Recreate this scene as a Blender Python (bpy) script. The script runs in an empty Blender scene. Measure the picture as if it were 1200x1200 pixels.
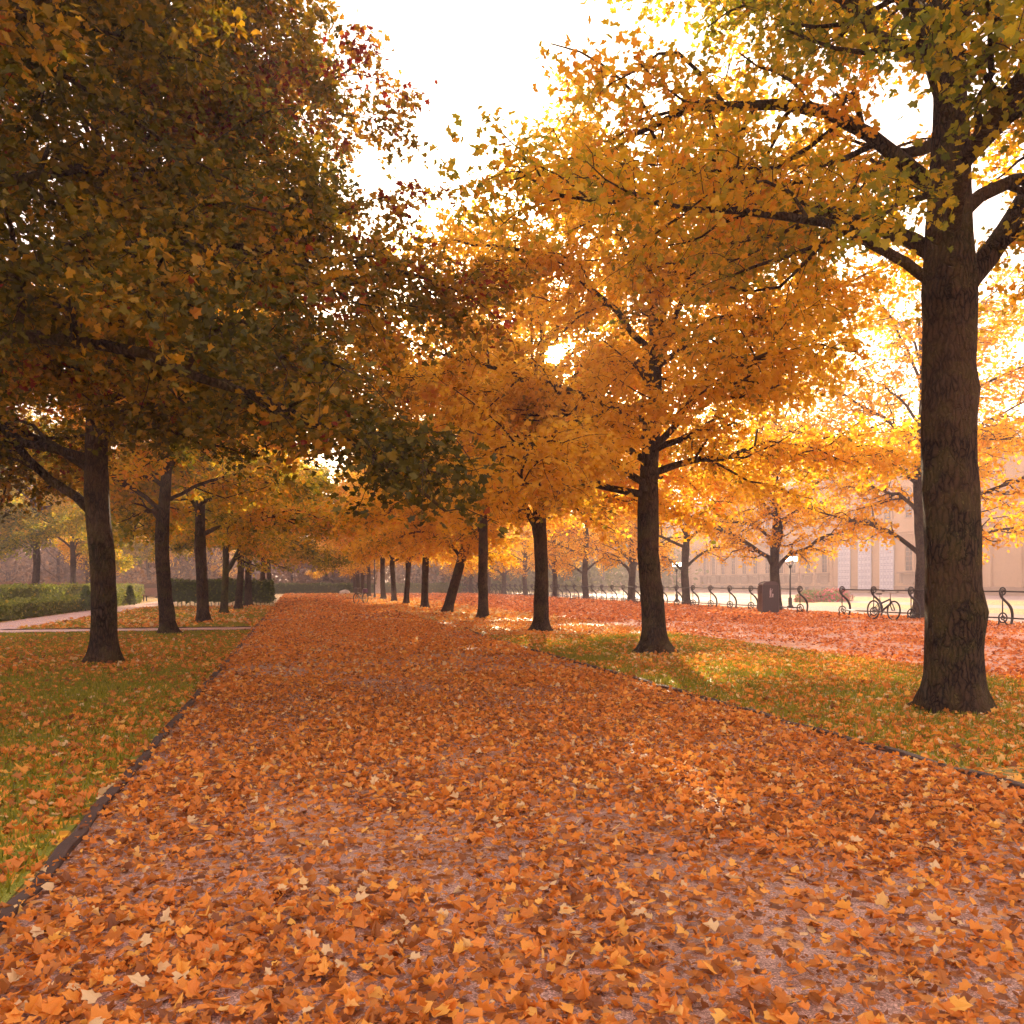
import bpy, math, random
import numpy as np
from math import radians as R_, sin, cos, pi

sc = bpy.context.scene
col = sc.collection
THETA = R_(14.3)                      # camera heading, measured from the direction of the avenue (+Y) towards +X
SUN_AZ = R_(17.2); SUN_EL = R_(15.0)
CAM_H = 1.3

# ------------------------------------------------------------------ helpers
def at(px, py, h=0.0):
    """ground point seen at a pixel of the 1200 px photograph"""
    d = (CAM_H - h) * 1000.0 / (py - 683.0)
    return atd(px, d)
def atd(px, d):
    xc = (px - 600) / 1000.0 * d
    return np.array([xc*cos(THETA) + d*sin(THETA), -xc*sin(THETA) + d*cos(THETA)])

class MB:
    def __init__(s):
        s.v = []; s.f = []; s.n = 0; s.attr = []; s.mi = []
    def add(s, verts, faces, rnd=0.5, mi=0):
        verts = np.asarray(verts, float).reshape(-1, 3)
        s.v.append(verts)
        for f in faces:
            s.f.append(np.asarray(f) + s.n)
        s.attr.append(np.full(len(faces), rnd)); s.mi.append(np.full(len(faces), mi))
        s.n += len(verts); return s
    def add_np(s, verts, faces, rnd, mi=0):
        """faces: (m,k) array, all with k corners"""
        s.v.append(verts); s.f.append(('np', faces + s.n)); s.attr.append(rnd); s.mi.append(np.full(len(faces), mi))
        s.n += len(verts); return s
    def box(s, c, size, rz=0, mi=0, top=1.0):
        x, y, z = [a/2 for a in size]
        P = np.array([[sx*x*(top if sz > 0 else 1), sy*y*(top if sz > 0 else 1), sz*z] for sz in (-1, 1) for sy in (-1, 1) for sx in (-1, 1)])
        ca, sa = cos(rz), sin(rz)
        P = np.stack([P[:, 0]*ca - P[:, 1]*sa, P[:, 0]*sa + P[:, 1]*ca, P[:, 2]], 1) + np.array(c)
        return s.add(P, [(0, 2, 3, 1), (4, 5, 7, 6), (0, 1, 5, 4), (2, 6, 7, 3), (0, 4, 6, 2), (1, 3, 7, 5)], mi=mi)
    def tube(s, pts, rad, n=8, cap=True, noise=None, mi=0):
        pts = np.asarray(pts, float); m = len(pts)
        rad = np.broadcast_to(np.asarray(rad, float), (m,)) if np.ndim(rad) < 2 else rad
        T = np.gradient(pts, axis=0); T /= np.linalg.norm(T, axis=1)[:, None] + 1e-9
        up = np.array([1., 0, 0]) if abs(T[0][0]) < .8 else np.array([0, 1., 0])
        V = []
        u = up - T[0]*up.dot(T[0]); u /= np.linalg.norm(u)
        a = np.linspace(0, 2*pi, n, endpoint=False)
        for i in range(m):
            u = u - T[i]*u.dot(T[i]); u /= np.linalg.norm(u) + 1e-9
            w = np.cross(T[i], u)
            r = rad[i] if noise is None else rad[i]*noise[i]
            V.append(pts[i] + np.outer(np.cos(a)*r, u) + np.outer(np.sin(a)*r, w))
        V = np.concatenate(V)
        i = np.arange(m-1)[:, None]; j = np.arange(n)[None, :]; k = (j+1) % n
        F = np.stack([i*n+j, i*n+k, (i+1)*n+k, (i+1)*n+j], -1).reshape(-1, 4)
        s.add_np(V, F, np.full(len(F), .5), mi)
        if cap:
            s.f.append(np.arange(n-1, -1, -1) + s.n - m*n); s.f.append(np.arange(n) + s.n - n)
            s.attr.append(np.full(2, .5)); s.mi.append(np.full(2, mi))
        return s
    def ring(s, c, r, tr, ax=(0, 1), n=20, m=6, a0=0, a1=2*pi, mi=0):
        a = np.linspace(a0, a1, n)
        P = np.zeros((n, 3)); P[:, ax[0]] = np.cos(a)*r; P[:, ax[1]] = np.sin(a)*r
        return s.tube(P + np.array(c), tr, m, cap=True, mi=mi)
    def mesh(s, name, mats, smooth=False, attr=False):
        V = np.concatenate(s.v); loops = []; sizes = []
        for f in s.f:
            if isinstance(f, tuple):
                loops.append(f[1].ravel()); sizes.append(np.full(len(f[1]), f[1].shape[1]))
            else:
                loops.append(f); sizes.append(np.array([len(f)]))
        L = np.concatenate(loops).astype(np.int32); S = np.concatenate(sizes).astype(np.int32)
        me = bpy.data.meshes.new(name)
        me.vertices.add(len(V)); me.vertices.foreach_set('co', V.ravel().astype(np.float32))
        me.loops.add(len(L)); me.loops.foreach_set('vertex_index', L)
        me.polygons.add(len(S))
        st = np.concatenate([[0], np.cumsum(S)[:-1]]).astype(np.int32)
        me.polygons.foreach_set('loop_start', st); me.polygons.foreach_set('loop_total', S)
        if attr:
            at_ = me.attributes.new('rnd', 'FLOAT', 'FACE'); at_.data.foreach_set('value', np.concatenate(s.attr).astype(np.float32))
        for mt in (mats if isinstance(mats, (list, tuple)) else [mats]): me.materials.append(mt)
        me.polygons.foreach_set('material_index', np.concatenate(s.mi).astype(np.int32))
        me.polygons.foreach_set('use_smooth', np.full(len(S), smooth))
        me.update(); me.validate()
        return me
    def obj(s, name, mats, parent=None, smooth=False, attr=False, loc=None):
        o = bpy.data.objects.new(name, s.mesh(name, mats, smooth, attr)); col.objects.link(o)
        if parent: o.parent = parent
        if loc is not None: o.location = loc
        return o

def tag(o, label=None, cat=None, group=None, kind=None):
    if label: o['label'] = label
    if cat: o['category'] = cat
    if group: o['group'] = group
    if kind: o['kind'] = kind
    return o
def empty(name, loc, rz=0, label=None, cat=None, group=None):
    o = bpy.data.objects.new(name, None); col.objects.link(o)
    o.location = loc; o.rotation_euler = (0, 0, rz); o.empty_display_size = .2
    return tag(o, label, cat, group)

# ------------------------------------------------------------------ materials
def mat(name):
    m = bpy.data.materials.new(name); m.use_nodes = True
    nt = m.node_tree; nt.nodes.clear()
    out = nt.nodes.new('ShaderNodeOutputMaterial')
    return m, nt, out
def N(nt, t, **kw):
    n = nt.nodes.new(t)
    for k, v in kw.items():
        if k.startswith('i_'): n.inputs[k[2:].replace('_', ' ')].default_value = v
        else: setattr(n, k, v)
    return n
def ramp(nt, src, stops, interp='LINEAR'):
    r = nt.nodes.new('ShaderNodeValToRGB'); e = r.color_ramp.elements; r.color_ramp.interpolation = interp
    while len(e) < len(stops): e.new(.5)
    for el, (p, c) in zip(e, stops): el.position = p; el.color = (*c, 1)
    nt.links.new(src, r.inputs[0]); return r.outputs[0]
def mix(nt, fac, a, b, mode='MIX'):
    m = nt.nodes.new('ShaderNodeMix'); m.data_type = 'RGBA'; m.blend_type = mode
    for s, v in ((m.inputs[0], fac), (m.inputs[6], a), (m.inputs[7], b)):
        if hasattr(v, 'is_linked'): nt.links.new(v, s)
        elif isinstance(v, (int, float)): s.default_value = v
        else: s.default_value = (*v, 1)
    return m.outputs[2]
def math_(nt, op, a, b=None):
    m = nt.nodes.new('ShaderNodeMath'); m.operation = op
    for i, v in enumerate((a, b)):
        if v is None: continue
        if hasattr(v, 'is_linked'): nt.links.new(v, m.inputs[i])
        else: m.inputs[i].default_value = v
    return m.outputs[0]
def noise(nt, co, scale, detail=4, rough=.6, out=0):
    n = N(nt, 'ShaderNodeTexNoise'); n.inputs['Scale'].default_value = scale; n.inputs['Detail'].default_value = detail
    n.inputs['Roughness'].default_value = rough
    nt.links.new(co, n.inputs['Vector']); return n.outputs[out]
def bsdf(nt, out, colr, rough=.8, bump=None, bstr=.3, bdist=.02, spec=.3, metal=0):
    p = N(nt, 'ShaderNodeBsdfPrincipled')
    if hasattr(colr, 'is_linked'): nt.links.new(colr, p.inputs['Base Color'])
    else: p.inputs['Base Color'].default_value = (*colr, 1)
    if hasattr(rough, 'is_linked'): nt.links.new(rough, p.inputs['Roughness'])
    else: p.inputs['Roughness'].default_value = rough
    p.inputs['Specular IOR Level'].default_value = spec; p.inputs['Metallic'].default_value = metal
    if bump is not None:
        b = N(nt, 'ShaderNodeBump'); b.inputs['Strength'].default_value = bstr; b.inputs['Distance'].default_value = bdist
        nt.links.new(bump, b.inputs['Height']); nt.links.new(b.outputs[0], p.inputs['Normal'])
    nt.links.new(p.outputs[0], out.inputs[0]); return p

def leaf_mat(name, stops, trans=.55, spread=0.0, gloss=.018):
    m, nt, out = mat(name)
    a = N(nt, 'ShaderNodeAttribute', attribute_name='rnd')
    oi = N(nt, 'ShaderNodeObjectInfo')
    v = a.outputs['Fac']
    if spread:
        v = math_(nt, 'ADD', v, math_(nt, 'MULTIPLY', math_(nt, 'SUBTRACT', oi.outputs['Random'], .5), spread))
    c = ramp(nt, v, stops)
    d = N(nt, 'ShaderNodeBsdfDiffuse'); t = N(nt, 'ShaderNodeBsdfTranslucent'); ms = N(nt, 'ShaderNodeMixShader')
    g = N(nt, 'ShaderNodeBsdfGlossy'); g.inputs['Roughness'].default_value = .6; g.inputs['Color'].default_value = (1, 1, 1, 1)
    ms2 = N(nt, 'ShaderNodeMixShader'); ms2.inputs[0].default_value = gloss
    nt.links.new(c, d.inputs[0]); nt.links.new(c, t.inputs[0])
    ms.inputs[0].default_value = trans
    nt.links.new(d.outputs[0], ms.inputs[1]); nt.links.new(t.outputs[0], ms.inputs[2])
    nt.links.new(ms.outputs[0], ms2.inputs[1]); nt.links.new(g.outputs[0], ms2.inputs[2])
    nt.links.new(ms2.outputs[0], out.inputs[0])
    return m

M = {}
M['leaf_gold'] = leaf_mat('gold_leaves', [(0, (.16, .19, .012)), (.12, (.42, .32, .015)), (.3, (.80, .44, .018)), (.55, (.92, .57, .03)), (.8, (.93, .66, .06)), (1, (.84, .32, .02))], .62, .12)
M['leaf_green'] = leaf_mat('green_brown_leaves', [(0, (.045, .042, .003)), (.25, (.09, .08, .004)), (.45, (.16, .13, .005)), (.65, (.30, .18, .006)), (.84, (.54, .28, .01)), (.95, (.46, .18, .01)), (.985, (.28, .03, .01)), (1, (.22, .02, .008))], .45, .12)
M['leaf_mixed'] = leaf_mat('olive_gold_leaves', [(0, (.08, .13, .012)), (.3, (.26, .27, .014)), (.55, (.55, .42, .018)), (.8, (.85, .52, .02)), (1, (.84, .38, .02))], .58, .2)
M['leaf_thin'] = leaf_mat('thin_yellow_leaves', [(0, (.60, .29, .012)), (.4, (.90, .48, .015)), (.8, (.93, .60, .025)), (1, (.86, .36, .015))], .6, .1)
M['leaf_brown'] = leaf_mat('brown_far_leaves', [(0, (.10, .06, .035)), (.5, (.22, .12, .06)), (.8, (.36, .18, .06)), (1, (.40, .20, .05))], .4, .3)
M['hedge_green'] = leaf_mat('hedge_leaves', [(0, (.04, .07, .010)), (.5, (.11, .15, .016)), (.85, (.20, .22, .02)), (1, (.36, .26, .03))], .35, .15)
M['hedge_light'] = leaf_mat('light_hedge_leaves', [(0, (.09, .13, .012)), (.5, (.20, .23, .022)), (.85, (.34, .33, .03)), (1, (.50, .36, .03))], .4, .1)
M['hedge_brown'] = leaf_mat('brown_hedge_leaves', [(0, (.10, .05, .02)), (.5, (.24, .10, .03)), (1, (.30, .16, .04))], .3)
M['fallen'] = leaf_mat('fallen_leaves_mat', [(0, (.24, .08, .02)), (.2, (.50, .18, .025)), (.5, (.76, .26, .035)), (.75, (.86, .37, .05)), (.9, (.88, .52, .10)), (1, (.78, .58, .30))], .35, gloss=.025)
M['fallen_red'] = leaf_mat('fallen_red_leaves_mat', [(0, (.24, .06, .02)), (.3, (.58, .17, .035)), (.7, (.82, .29, .05)), (.9, (.87, .46, .14)), (1, (.82, .58, .40))], .35, gloss=.025)
M['grass'] = leaf_mat('grass_blades', [(0, (.13, .15, .01)), (.5, (.28, .27, .015)), (1, (.44, .35, .03))], .45)
M['flowers'] = leaf_mat('flower_petals', [(0, (.10, .16, .03)), (.5, (.2, .26, .06)), (.62, (.6, .05, .08)), (.8, (.65, .08, .18)), (1, (.75, .4, .3))], .3)

def bark(name, dark, light, moss=0.2, sc_=1.0):
    m, nt, out = mat(name)
    tc = N(nt, 'ShaderNodeTexCoord'); co = tc.outputs['Object']
    wn = N(nt, 'ShaderNodeTexNoise'); wn.inputs['Scale'].default_value = 7; wn.inputs['Detail'].default_value = 4; nt.links.new(co, wn.inputs['Vector'])
    ws = N(nt, 'ShaderNodeVectorMath', operation='SCALE'); ws.inputs['Scale'].default_value = .10; nt.links.new(wn.outputs['Color'], ws.inputs[0])
    wa = N(nt, 'ShaderNodeVectorMath', operation='ADD'); nt.links.new(co, wa.inputs[0]); nt.links.new(ws.outputs[0], wa.inputs[1])
    mp = N(nt, 'ShaderNodeMapping'); mp.inputs['Scale'].default_value = (1, 1, .22); nt.links.new(wa.outputs[0], mp.inputs[0])
    vo = N(nt, 'ShaderNodeTexVoronoi', feature='DISTANCE_TO_EDGE'); vo.inputs['Scale'].default_value = 24*sc_; nt.links.new(mp.outputs[0], vo.inputs['Vector'])
    ridge = ramp(nt, vo.outputs['Distance'], [(0, (0, 0, 0)), (.10, (.6, .6, .6)), (.3, (1, 1, 1))])
    n1 = noise(nt, mp.outputs[0], 60*sc_, 6, .75); n2 = noise(nt, co, 3.2, 4, .6); n3 = noise(nt, co, 38, 3, .6); n4 = noise(nt, co, 1.6, 3, .6)
    v = math_(nt, 'MULTIPLY', ridge, n1)
    c = ramp(nt, v, [(.08, dark), (.34, tuple((a+b)/2 for a, b in zip(dark, light))), (.62, light)])
    c = mix(nt, ramp(nt, n4, [(.45, (0, 0, 0)), (.62, (.45, .45, .45))]), c, tuple(x*1.5 for x in light))
    lich = ramp(nt, n3, [(.60, (0, 0, 0)), (.66, (1, 1, 1))])
    lf = math_(nt, 'MULTIPLY', lich, ramp(nt, n2, [(.40, (0, 0, 0)), (.6, (.75, .75, .75))]))
    c = mix(nt, lf, c, (.22, .17, .06))
    mf = math_(nt, 'MULTIPLY', ramp(nt, n2, [(.46, (0, 0, 0)), (.62, (1, 1, 1))]), moss)
    c = mix(nt, mf, c, (.10, .10, .015))
    h = math_(nt, 'ADD', v, math_(nt, 'MULTIPLY', n3, .2))
    bsdf(nt, out, c, .9, h, 1.0, .06, .15)
    return m
M['bark'] = bark('bark', (.008, .005, .004), (.115, .064, .036), .3)
M['bark_moss'] = bark('mossy_bark', (.02, .014, .006), (.12, .09, .03), 1.0)
M['bark_far'] = bark('greyish_bark', (.016, .010, .009), (.09, .06, .05), .15)

def plain(name, c, rough=.6, spec=.4, metal=0, var=.25, scale=8, bump=.1):
    m, nt, out = mat(name)
    tc = N(nt, 'ShaderNodeTexCoord')
    n = noise(nt, tc.outputs['Object'], scale, 5, .65)
    cc = mix(nt, n, tuple(x*(1-var) for x in c), tuple(min(1, x*(1+var)) for x in c))
    bsdf(nt, out, cc, rough, n, bump, .01, spec, metal); return m
M['iron'] = plain('painted_iron', (.018, .014, .014), .5, .4, .3)
M['bin'] = plain('bin_brown', (.035, .020, .026), .42, .5)
M['bin_side'] = plain('bin_side_brown', (.07, .038, .045), .42, .5)
M['white'] = plain('white_print', (.5, .42, .44), .6)
M['black'] = plain('black_rubber', (.015, .014, .014), .6)
M['blue'] = plain('blue_frame', (.015, .022, .05), .3, .6)
M['steel'] = plain('steel', (.4, .38, .36), .3, .5, .8)
M['purple'] = plain('purple_bag', (.18, .06, .16), .7)
M['kerb'] = plain('kerb_stone', (.085, .055, .045), .8, .2, 0, .4, 14, .4)
M['stone'] = plain('sandstone', (.46, .29, .17), .85, .2, 0, .18, 1.2, .2)
M['stone_dark'] = plain('worn_sandstone', (.28, .18, .12), .85, .2, 0, .2, 3, .2)
M['pane'] = plain('window_glass', (.05, .05, .06), .15, .6, 0, .3, 2, 0)
M['door_paint'] = plain('pale_blue_paint', (.40, .42, .52), .5, .4, 0, .1)
M['door_trim'] = plain('pale_door_rail', (.62, .63, .70), .5, .4, 0, .1)
M['roof'] = plain('roof_metal', (.22, .20, .19), .6)
M['marble'] = plain('pale_marble', (.65, .60, .56), .6, .3, 0, .1)
M['wood'] = plain('bench_wood', (.35, .20, .16), .7, .3, 0, .2)
def lampmat():
    m, nt, out = mat('lamp_globe_glow')
    e = N(nt, 'ShaderNodeEmission'); e.inputs[0].default_value = (1, .86, .66, 1); e.inputs[1].default_value = 9
    nt.links.new(e.outputs[0], out.inputs[0]); return m
M['glow'] = lampmat()

def leafy_ground(name, base, base2, leafstops, cover, cell=11.0, dirt=.5, grass=False, bd=.02, patch=.35, wob=.07, rough=.62):
    """ground with flat leaves of many colours pressed into it"""
    m, nt, out = mat(name)
    tc = N(nt, 'ShaderNodeTexCoord'); co = tc.outputs['Object']
    n1 = noise(nt, co, .35, 4, .6); n2 = noise(nt, co, 40, 4, .7); n3 = noise(nt, co, 4, 4, .6)
    b = mix(nt, n2, base, base2)
    b = mix(nt, math_(nt, 'MULTIPLY', n3, dirt), b, tuple(x*.6 for x in base))
    n4 = noise(nt, co, 140, 3, .8); n5 = noise(nt, co, 1.1, 5, .7)
    b = mix(nt, ramp(nt, n4, [(.5, (0, 0, 0)), (.62, (.75, .75, .75))]), b, tuple(min(1, x*1.7+.05) for x in base2))
    b = mix(nt, ramp(nt, n4, [(.36, (.8, .8, .8)), (.46, (0, 0, 0))]), b, tuple(x*.45 for x in base))
    b = mix(nt, ramp(nt, n5, [(.46, (0, 0, 0)), (.66, (.55, .55, .55))]), b, tuple(x*.55 for x in base))
    # distorted cells make leaf shapes
    dn = N(nt, 'ShaderNodeTexNoise'); dn.inputs['Scale'].default_value = 34; dn.inputs['Detail'].default_value = 4; nt.links.new(co, dn.inputs['Vector'])
    va = N(nt, 'ShaderNodeVectorMath', operation='SCALE'); va.inputs['Scale'].default_value = wob; nt.links.new(dn.outputs['Color'], va.inputs[0])
    vb = N(nt, 'ShaderNodeVectorMath', operation='ADD'); nt.links.new(co, vb.inputs[0]); nt.links.new(va.outputs[0], vb.inputs[1])
    res = b; hs = None
    for k, (sc_, off) in enumerate(((cell, 0), (cell*.86, 3.7))):
        vo = N(nt, 'ShaderNodeTexVoronoi'); vo.inputs['Scale'].default_value = sc_; vo.inputs['Randomness'].default_value = 1
        mp = N(nt, 'ShaderNodeMapping'); mp.inputs['Location'].default_value = (off, off*2, 0); nt.links.new(vb.outputs[0], mp.inputs[0])
        nt.links.new(mp.outputs[0], vo.inputs['Vector'])
        sep = N(nt, 'ShaderNodeSeparateColor'); nt.links.new(vo.outputs['Color'], sep.inputs[0])
        lc = ramp(nt, sep.outputs[0], leafstops)
        # per-cell presence, modulated by broad drifts
        thr = math_(nt, 'ADD', math_(nt, 'MULTIPLY', math_(nt, 'SUBTRACT', n1, .5), patch*4), cover)
        pres = math_(nt, 'LESS_THAN', sep.outputs[1], thr)
        shape = math_(nt, 'LESS_THAN', vo.outputs['Distance'], .52)
        f = math_(nt, 'MULTIPLY', pres, shape)
        res = mix(nt, f, res, lc)
        h = math_(nt, 'MULTIPLY', f, math_(nt, 'ADD', sep.outputs[2], .4))
        hs = h if hs is None else math_(nt, 'MAXIMUM', hs, h)
    h = math_(nt, 'ADD', hs, math_(nt, 'MULTIPLY', n2, .5))
    bsdf(nt, out, res, rough, h, .8, bd, .4)
    return m
LS = [(0, (.32, .10, .03)), (.3, (.62, .24, .04)), (.6, (.80, .36, .05)), (.85, (.86, .48, .08)), (1, (.76, .52, .26))]
LP = [(0, (.14, .05, .02)), (.35, (.36, .13, .03)), (.7, (.56, .22, .04)), (1, (.66, .34, .10))]
LR = [(0, (.28, .06, .02)), (.35, (.60, .16, .03)), (.75, (.80, .27, .04)), (1, (.82, .44, .16))]
LY = [(0, (.50, .20, .015)), (.4, (.74, .34, .02)), (.8, (.84, .46, .03)), (1, (.85, .55, .10))]
M['path'] = leafy_ground('leafy_gravel', (.22, .12, .09), (.52, .33, .26), LP, .40, cell=21, wob=.05, patch=.3)
M['path_red'] = leafy_ground('red_leafy_gravel', (.48, .27, .22), (.62, .38, .32), LR, .46, cell=14, patch=.4)
M['pink_path'] = leafy_ground('pink_gravel', (.46, .27, .25), (.56, .35, .33), LS, .10, patch=.1)
M['lawn'] = leafy_ground('lawn_turf', (.16, .19, .012), (.28, .30, .02), LY, .42, patch=.3)
M['lawn_gold'] = leafy_ground('leafy_lawn_turf', (.12, .15, .015), (.27, .28, .02), LY, .36, cell=15, patch=.4)
M['ground'] = leafy_ground('park_ground', (.16, .16, .04), (.30, .22, .06), LY, .45, patch=.3)
M['pale_lawn'] = leafy_ground('pale_lawn_turf', (.15, .14, .03), (.22, .18, .045), LY, .25)
M['court'] = plain('pale_court_gravel', (.27, .19, .18), .9, .2, 0, .12, 6)
M['asphalt_pale'] = plain('pale_road', (.30, .23, .22), .9, .2, 0, .12, 6)

# ------------------------------------------------------------------ world, sun, camera, haze
sdir = np.array([sin(SUN_AZ)*cos(SUN_EL), cos(SUN_AZ)*cos(SUN_EL), sin(SUN_EL)])
w = bpy.data.worlds.new('World'); sc.world = w; w.use_nodes = True
nt = w.node_tree; nt.nodes.clear()
wo = nt.nodes.new('ShaderNodeOutputWorld'); bg = nt.nodes.new('ShaderNodeBackground')
sky = nt.nodes.new('ShaderNodeTexSky'); sky.sky_type = 'NISHITA'; sky.sun_disc = False
sky.sun_elevation = SUN_EL; sky.sun_rotation = SUN_AZ
sky.air_density = 1.0; sky.dust_density = 5.0; sky.ozone_density = .6
tint = mix(nt, .62, sky.outputs[0], (5.7, 4.15, 3.65))     # morning mist evens the sky out to a pale pinkish white
geo = nt.nodes.new('ShaderNodeNewGeometry')
dp_ = N(nt, 'ShaderNodeVectorMath', operation='DOT_PRODUCT'); nt.links.new(geo.outputs['Incoming'], dp_.inputs[0]); dp_.inputs[1].default_value = tuple(-sdir)
dd = math_(nt, 'MAXIMUM', dp_.outputs['Value'], 0)
au = math_(nt, 'ADD', math_(nt, 'MULTIPLY', math_(nt, 'POWER', dd, 5000), 90), math_(nt, 'MULTIPLY', math_(nt, 'POWER', dd, 60), 5))
auc = mix(nt, 1.0, (1, .72, .38), au, 'MULTIPLY')
tint = mix(nt, 1.0, tint, auc, 'ADD')      # the misty glow round the low sun
nt.links.new(tint, bg.inputs[0]); bg.inputs[1].default_value = .15
nt.links.new(bg.outputs[0], wo.inputs[0])

sd = bpy.data.lights.new('sun', 'SUN'); sd.energy = 5.0; sd.angle = R_(.6); sd.color = (1, .77, .50)
so = bpy.data.objects.new('sun', sd); col.objects.link(so)
sdir = np.array([sin(SUN_AZ)*cos(SUN_EL), cos(SUN_AZ)*cos(SUN_EL), sin(SUN_EL)])
from mathutils import Vector
so.rotation_euler = Vector(sdir).to_track_quat('Z', 'Y').to_euler(); so.location = (10, 30, 40)

cd = bpy.data.cameras.new('camera'); cam = bpy.data.objects.new('camera', cd); col.objects.link(cam)
cam.location = (0, 0, CAM_H); cam.rotation_euler = (pi/2, 0, -THETA)
cd.sensor_width = 36; cd.lens = 30; cd.shift_y = 83/1200; cd.clip_end = 3000; cd.clip_start = .05
sc.camera = cam
sc.view_settings.view_transform = 'Standard'; sc.view_settings.look = 'None'
sc.view_settings.exposure = 1.6; sc.view_settings.gamma = 1
sc.render.engine = 'CYCLES'
cy = sc.cycles; cy.max_bounces = 7; cy.diffuse_bounces = 4; cy.glossy_bounces = 2; cy.transmission_bounces = 5; cy.volume_bounces = 0
cy.transparent_max_bounces = 6; cy.caustics_reflective = False; cy.caustics_refractive = False
cy.use_adaptive_sampling = True; cy.adaptive_threshold = .03; cy.use_denoising = True; cy.sample_clamp_indirect = 8
sc.render.use_persistent_data = False

HAZE = 0.0026
def build_haze():
    m, nt, out = mat('haze_air')
    pv = N(nt, 'ShaderNodeVolumePrincipled'); pv.inputs['Color'].default_value = (.92, .74, .76, 1)
    pv.inputs['Density'].default_value = HAZE; pv.inputs['Anisotropy'].default_value = .3
    nt.links.new(pv.outputs[0], out.inputs['Volume'])
    b = MB(); b.box((30, 90, 9.5), (420, 380, 23)); o = b.obj('haze', m); tag(o, kind='stuff'); return o
build_haze()

# ------------------------------------------------------------------ ground
def sheet(name, x0, x1, y0, y1, z, m, nx=1, ny=1, edge=None):
    b = MB()
    b.add([(x0, y0, z), (x1, y0, z), (x1, y1, z), (x0, y1, z)], [(0, 1, 2, 3)])
    o = b.obj(name, m); tag(o, kind='structure'); return o
def wavy_sheet(name, x0, x1, y0, y1, z, m, amp=.12, seed=1, step=.5, sides='lr'):
    """strip along Y whose long edges wander a little where the turf has grown over"""
    r = np.random.default_rng(seed); ys = np.arange(y0, y1+step, step); n = len(ys)
    def wob():
        t = np.cumsum(r.normal(0, 1, n)); t = np.convolve(t - np.linspace(t[0], t[-1], n), np.ones(5)/5, 'same')
        return amp*(np.sin(ys*.9+seed) * .4 + r.normal(0, .35, n) + t/ (np.abs(t).max()+1e-6))
    l = x0 + (wob() if 'l' in sides else 0); rr = x1 + (wob() if 'r' in sides else 0)
    l = l*np.ones(n); rr = rr*np.ones(n)
    V = np.concatenate([np.stack([l, ys, np.full(n, z)], 1), np.stack([rr, ys, np.full(n, z)], 1)])
    i = np.arange(n-1); F = np.stack([i, i+n, i+n+1, i+1], 1)
    b = MB(); b.add_np(V, F, np.zeros(len(F))); o = b.obj(name, m); tag(o, kind='structure'); return o

XL, XR, XR2, XF = -1.08, 4.42, 9.45, 21.0
YC0, YC1 = 24.3, 26.1                   # the cross path
sheet('ground', -900, 900, -60, 1500, 0, M['ground'])
wavy_sheet('main_path', XL, XR, -6, 103, .004, M['path'], 0)
wavy_sheet('side_path', XR2, XF+.5, -6, 128, .004, M['path_red'], .22, 3, sides='l')
sheet('left_cross_path', -40, XL, YC0, YC1, .008, M['pink_path'])
sheet('right_cross_path', XR, XR2, 24.6, 27.6, .006, M['path'])
wavy_sheet('left_garden_path', -9.3, -7.55, -6, 66, .005, M['pink_path'], .06, 5)
wavy_sheet('near_left_lawn', -7.55, XL-.05, -6, YC0-.05, .006, M['lawn'], 0)
wavy_sheet('far_left_lawn', -7.5, XL-.05, YC1+.05, 49.3, .006, M['lawn'], 0)
wavy_sheet('near_right_lawn', XR+.05, XR2, -6, 24.6, .0055, M['lawn_gold'], .2, 7, sides='r')
wavy_sheet('far_right_lawn', XR+.05, XR2, 27.6, 112, .0055, M['lawn_gold'], .2, 8, sides='r')
wavy_sheet('outer_left_lawn', -40, -9.3, -6, YC0-.05, .0055, M['lawn'], 0)
sheet('palace_drive', 22.4, 28.8, -6, 100, .006, M['court'])
sheet('palace_lawn', 28.8, 35, -6, 150, .004, M['pale_lawn'])
sheet('palace_road', 35, 39.5, -6, 200, .006, M['asphalt_pale'])
sheet('palace_verge', 39.5, 51, -6, 200, .004, M['pale_lawn'])
sheet('palace_court', 51, 110, -6, 240, .006, M['court'])

def kerb(name, pts, label, w_=.062, h=.032, seed=0):
    r = np.random.default_rng(seed); pts = np.array(pts, float)
    seg = []
    for a, b_ in zip(pts[:-1], pts[1:]):
        n = max(2, int(np.linalg.norm(b_-a)/.25)); seg.append(a + (b_-a)*np.linspace(0, 1, n, endpoint=False)[:, None])
    seg.append(pts[-1:]); P = np.concatenate(seg); n = len(P)
    T = np.gradient(P, axis=0); T /= np.linalg.norm(T, axis=1)[:, None]; S = np.stack([-T[:, 1], T[:, 0]], 1)
    off = r.normal(0, .006, n)[:, None]*S; P = P+off; h_ = h + r.normal(0, .004, n); jn = (np.arange(n) % 4 == 0); h_[jn] *= .45; off = off + np.repeat(r.normal(0, .012, n//4+1), 4)[:n, None]*S; P = P+off*.6
    V = []
    for s, z in ((-.5, 0), (-.5, 1), (-.3, 1.15), (.3, 1.15), (.5, 1), (.5, 0)):
        V.append(np.column_stack([P + S*w_*s, h_*z if z else np.zeros(n)]))
    V = np.concatenate(V); F = []
    i = np.arange(n-1)
    for k in range(5): F.append(np.stack([k*n+i, k*n+i+1, (k+1)*n+i+1, (k+1)*n+i], 1))
    b = MB(); F = np.concatenate(F); b.add_np(V, F, np.zeros(len(F)))
    b.f.append(np.array([0, n, 2*n, 3*n, 4*n, 5*n])); b.f.append(np.array([5*n, 4*n, 3*n, 2*n, n, 0])+n-1); b.attr.append(np.zeros(2)); b.mi.append(np.zeros(2))
    o = b.obj(name, M['kerb'], smooth=False); o['kind'] = 'structure'; return o
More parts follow.
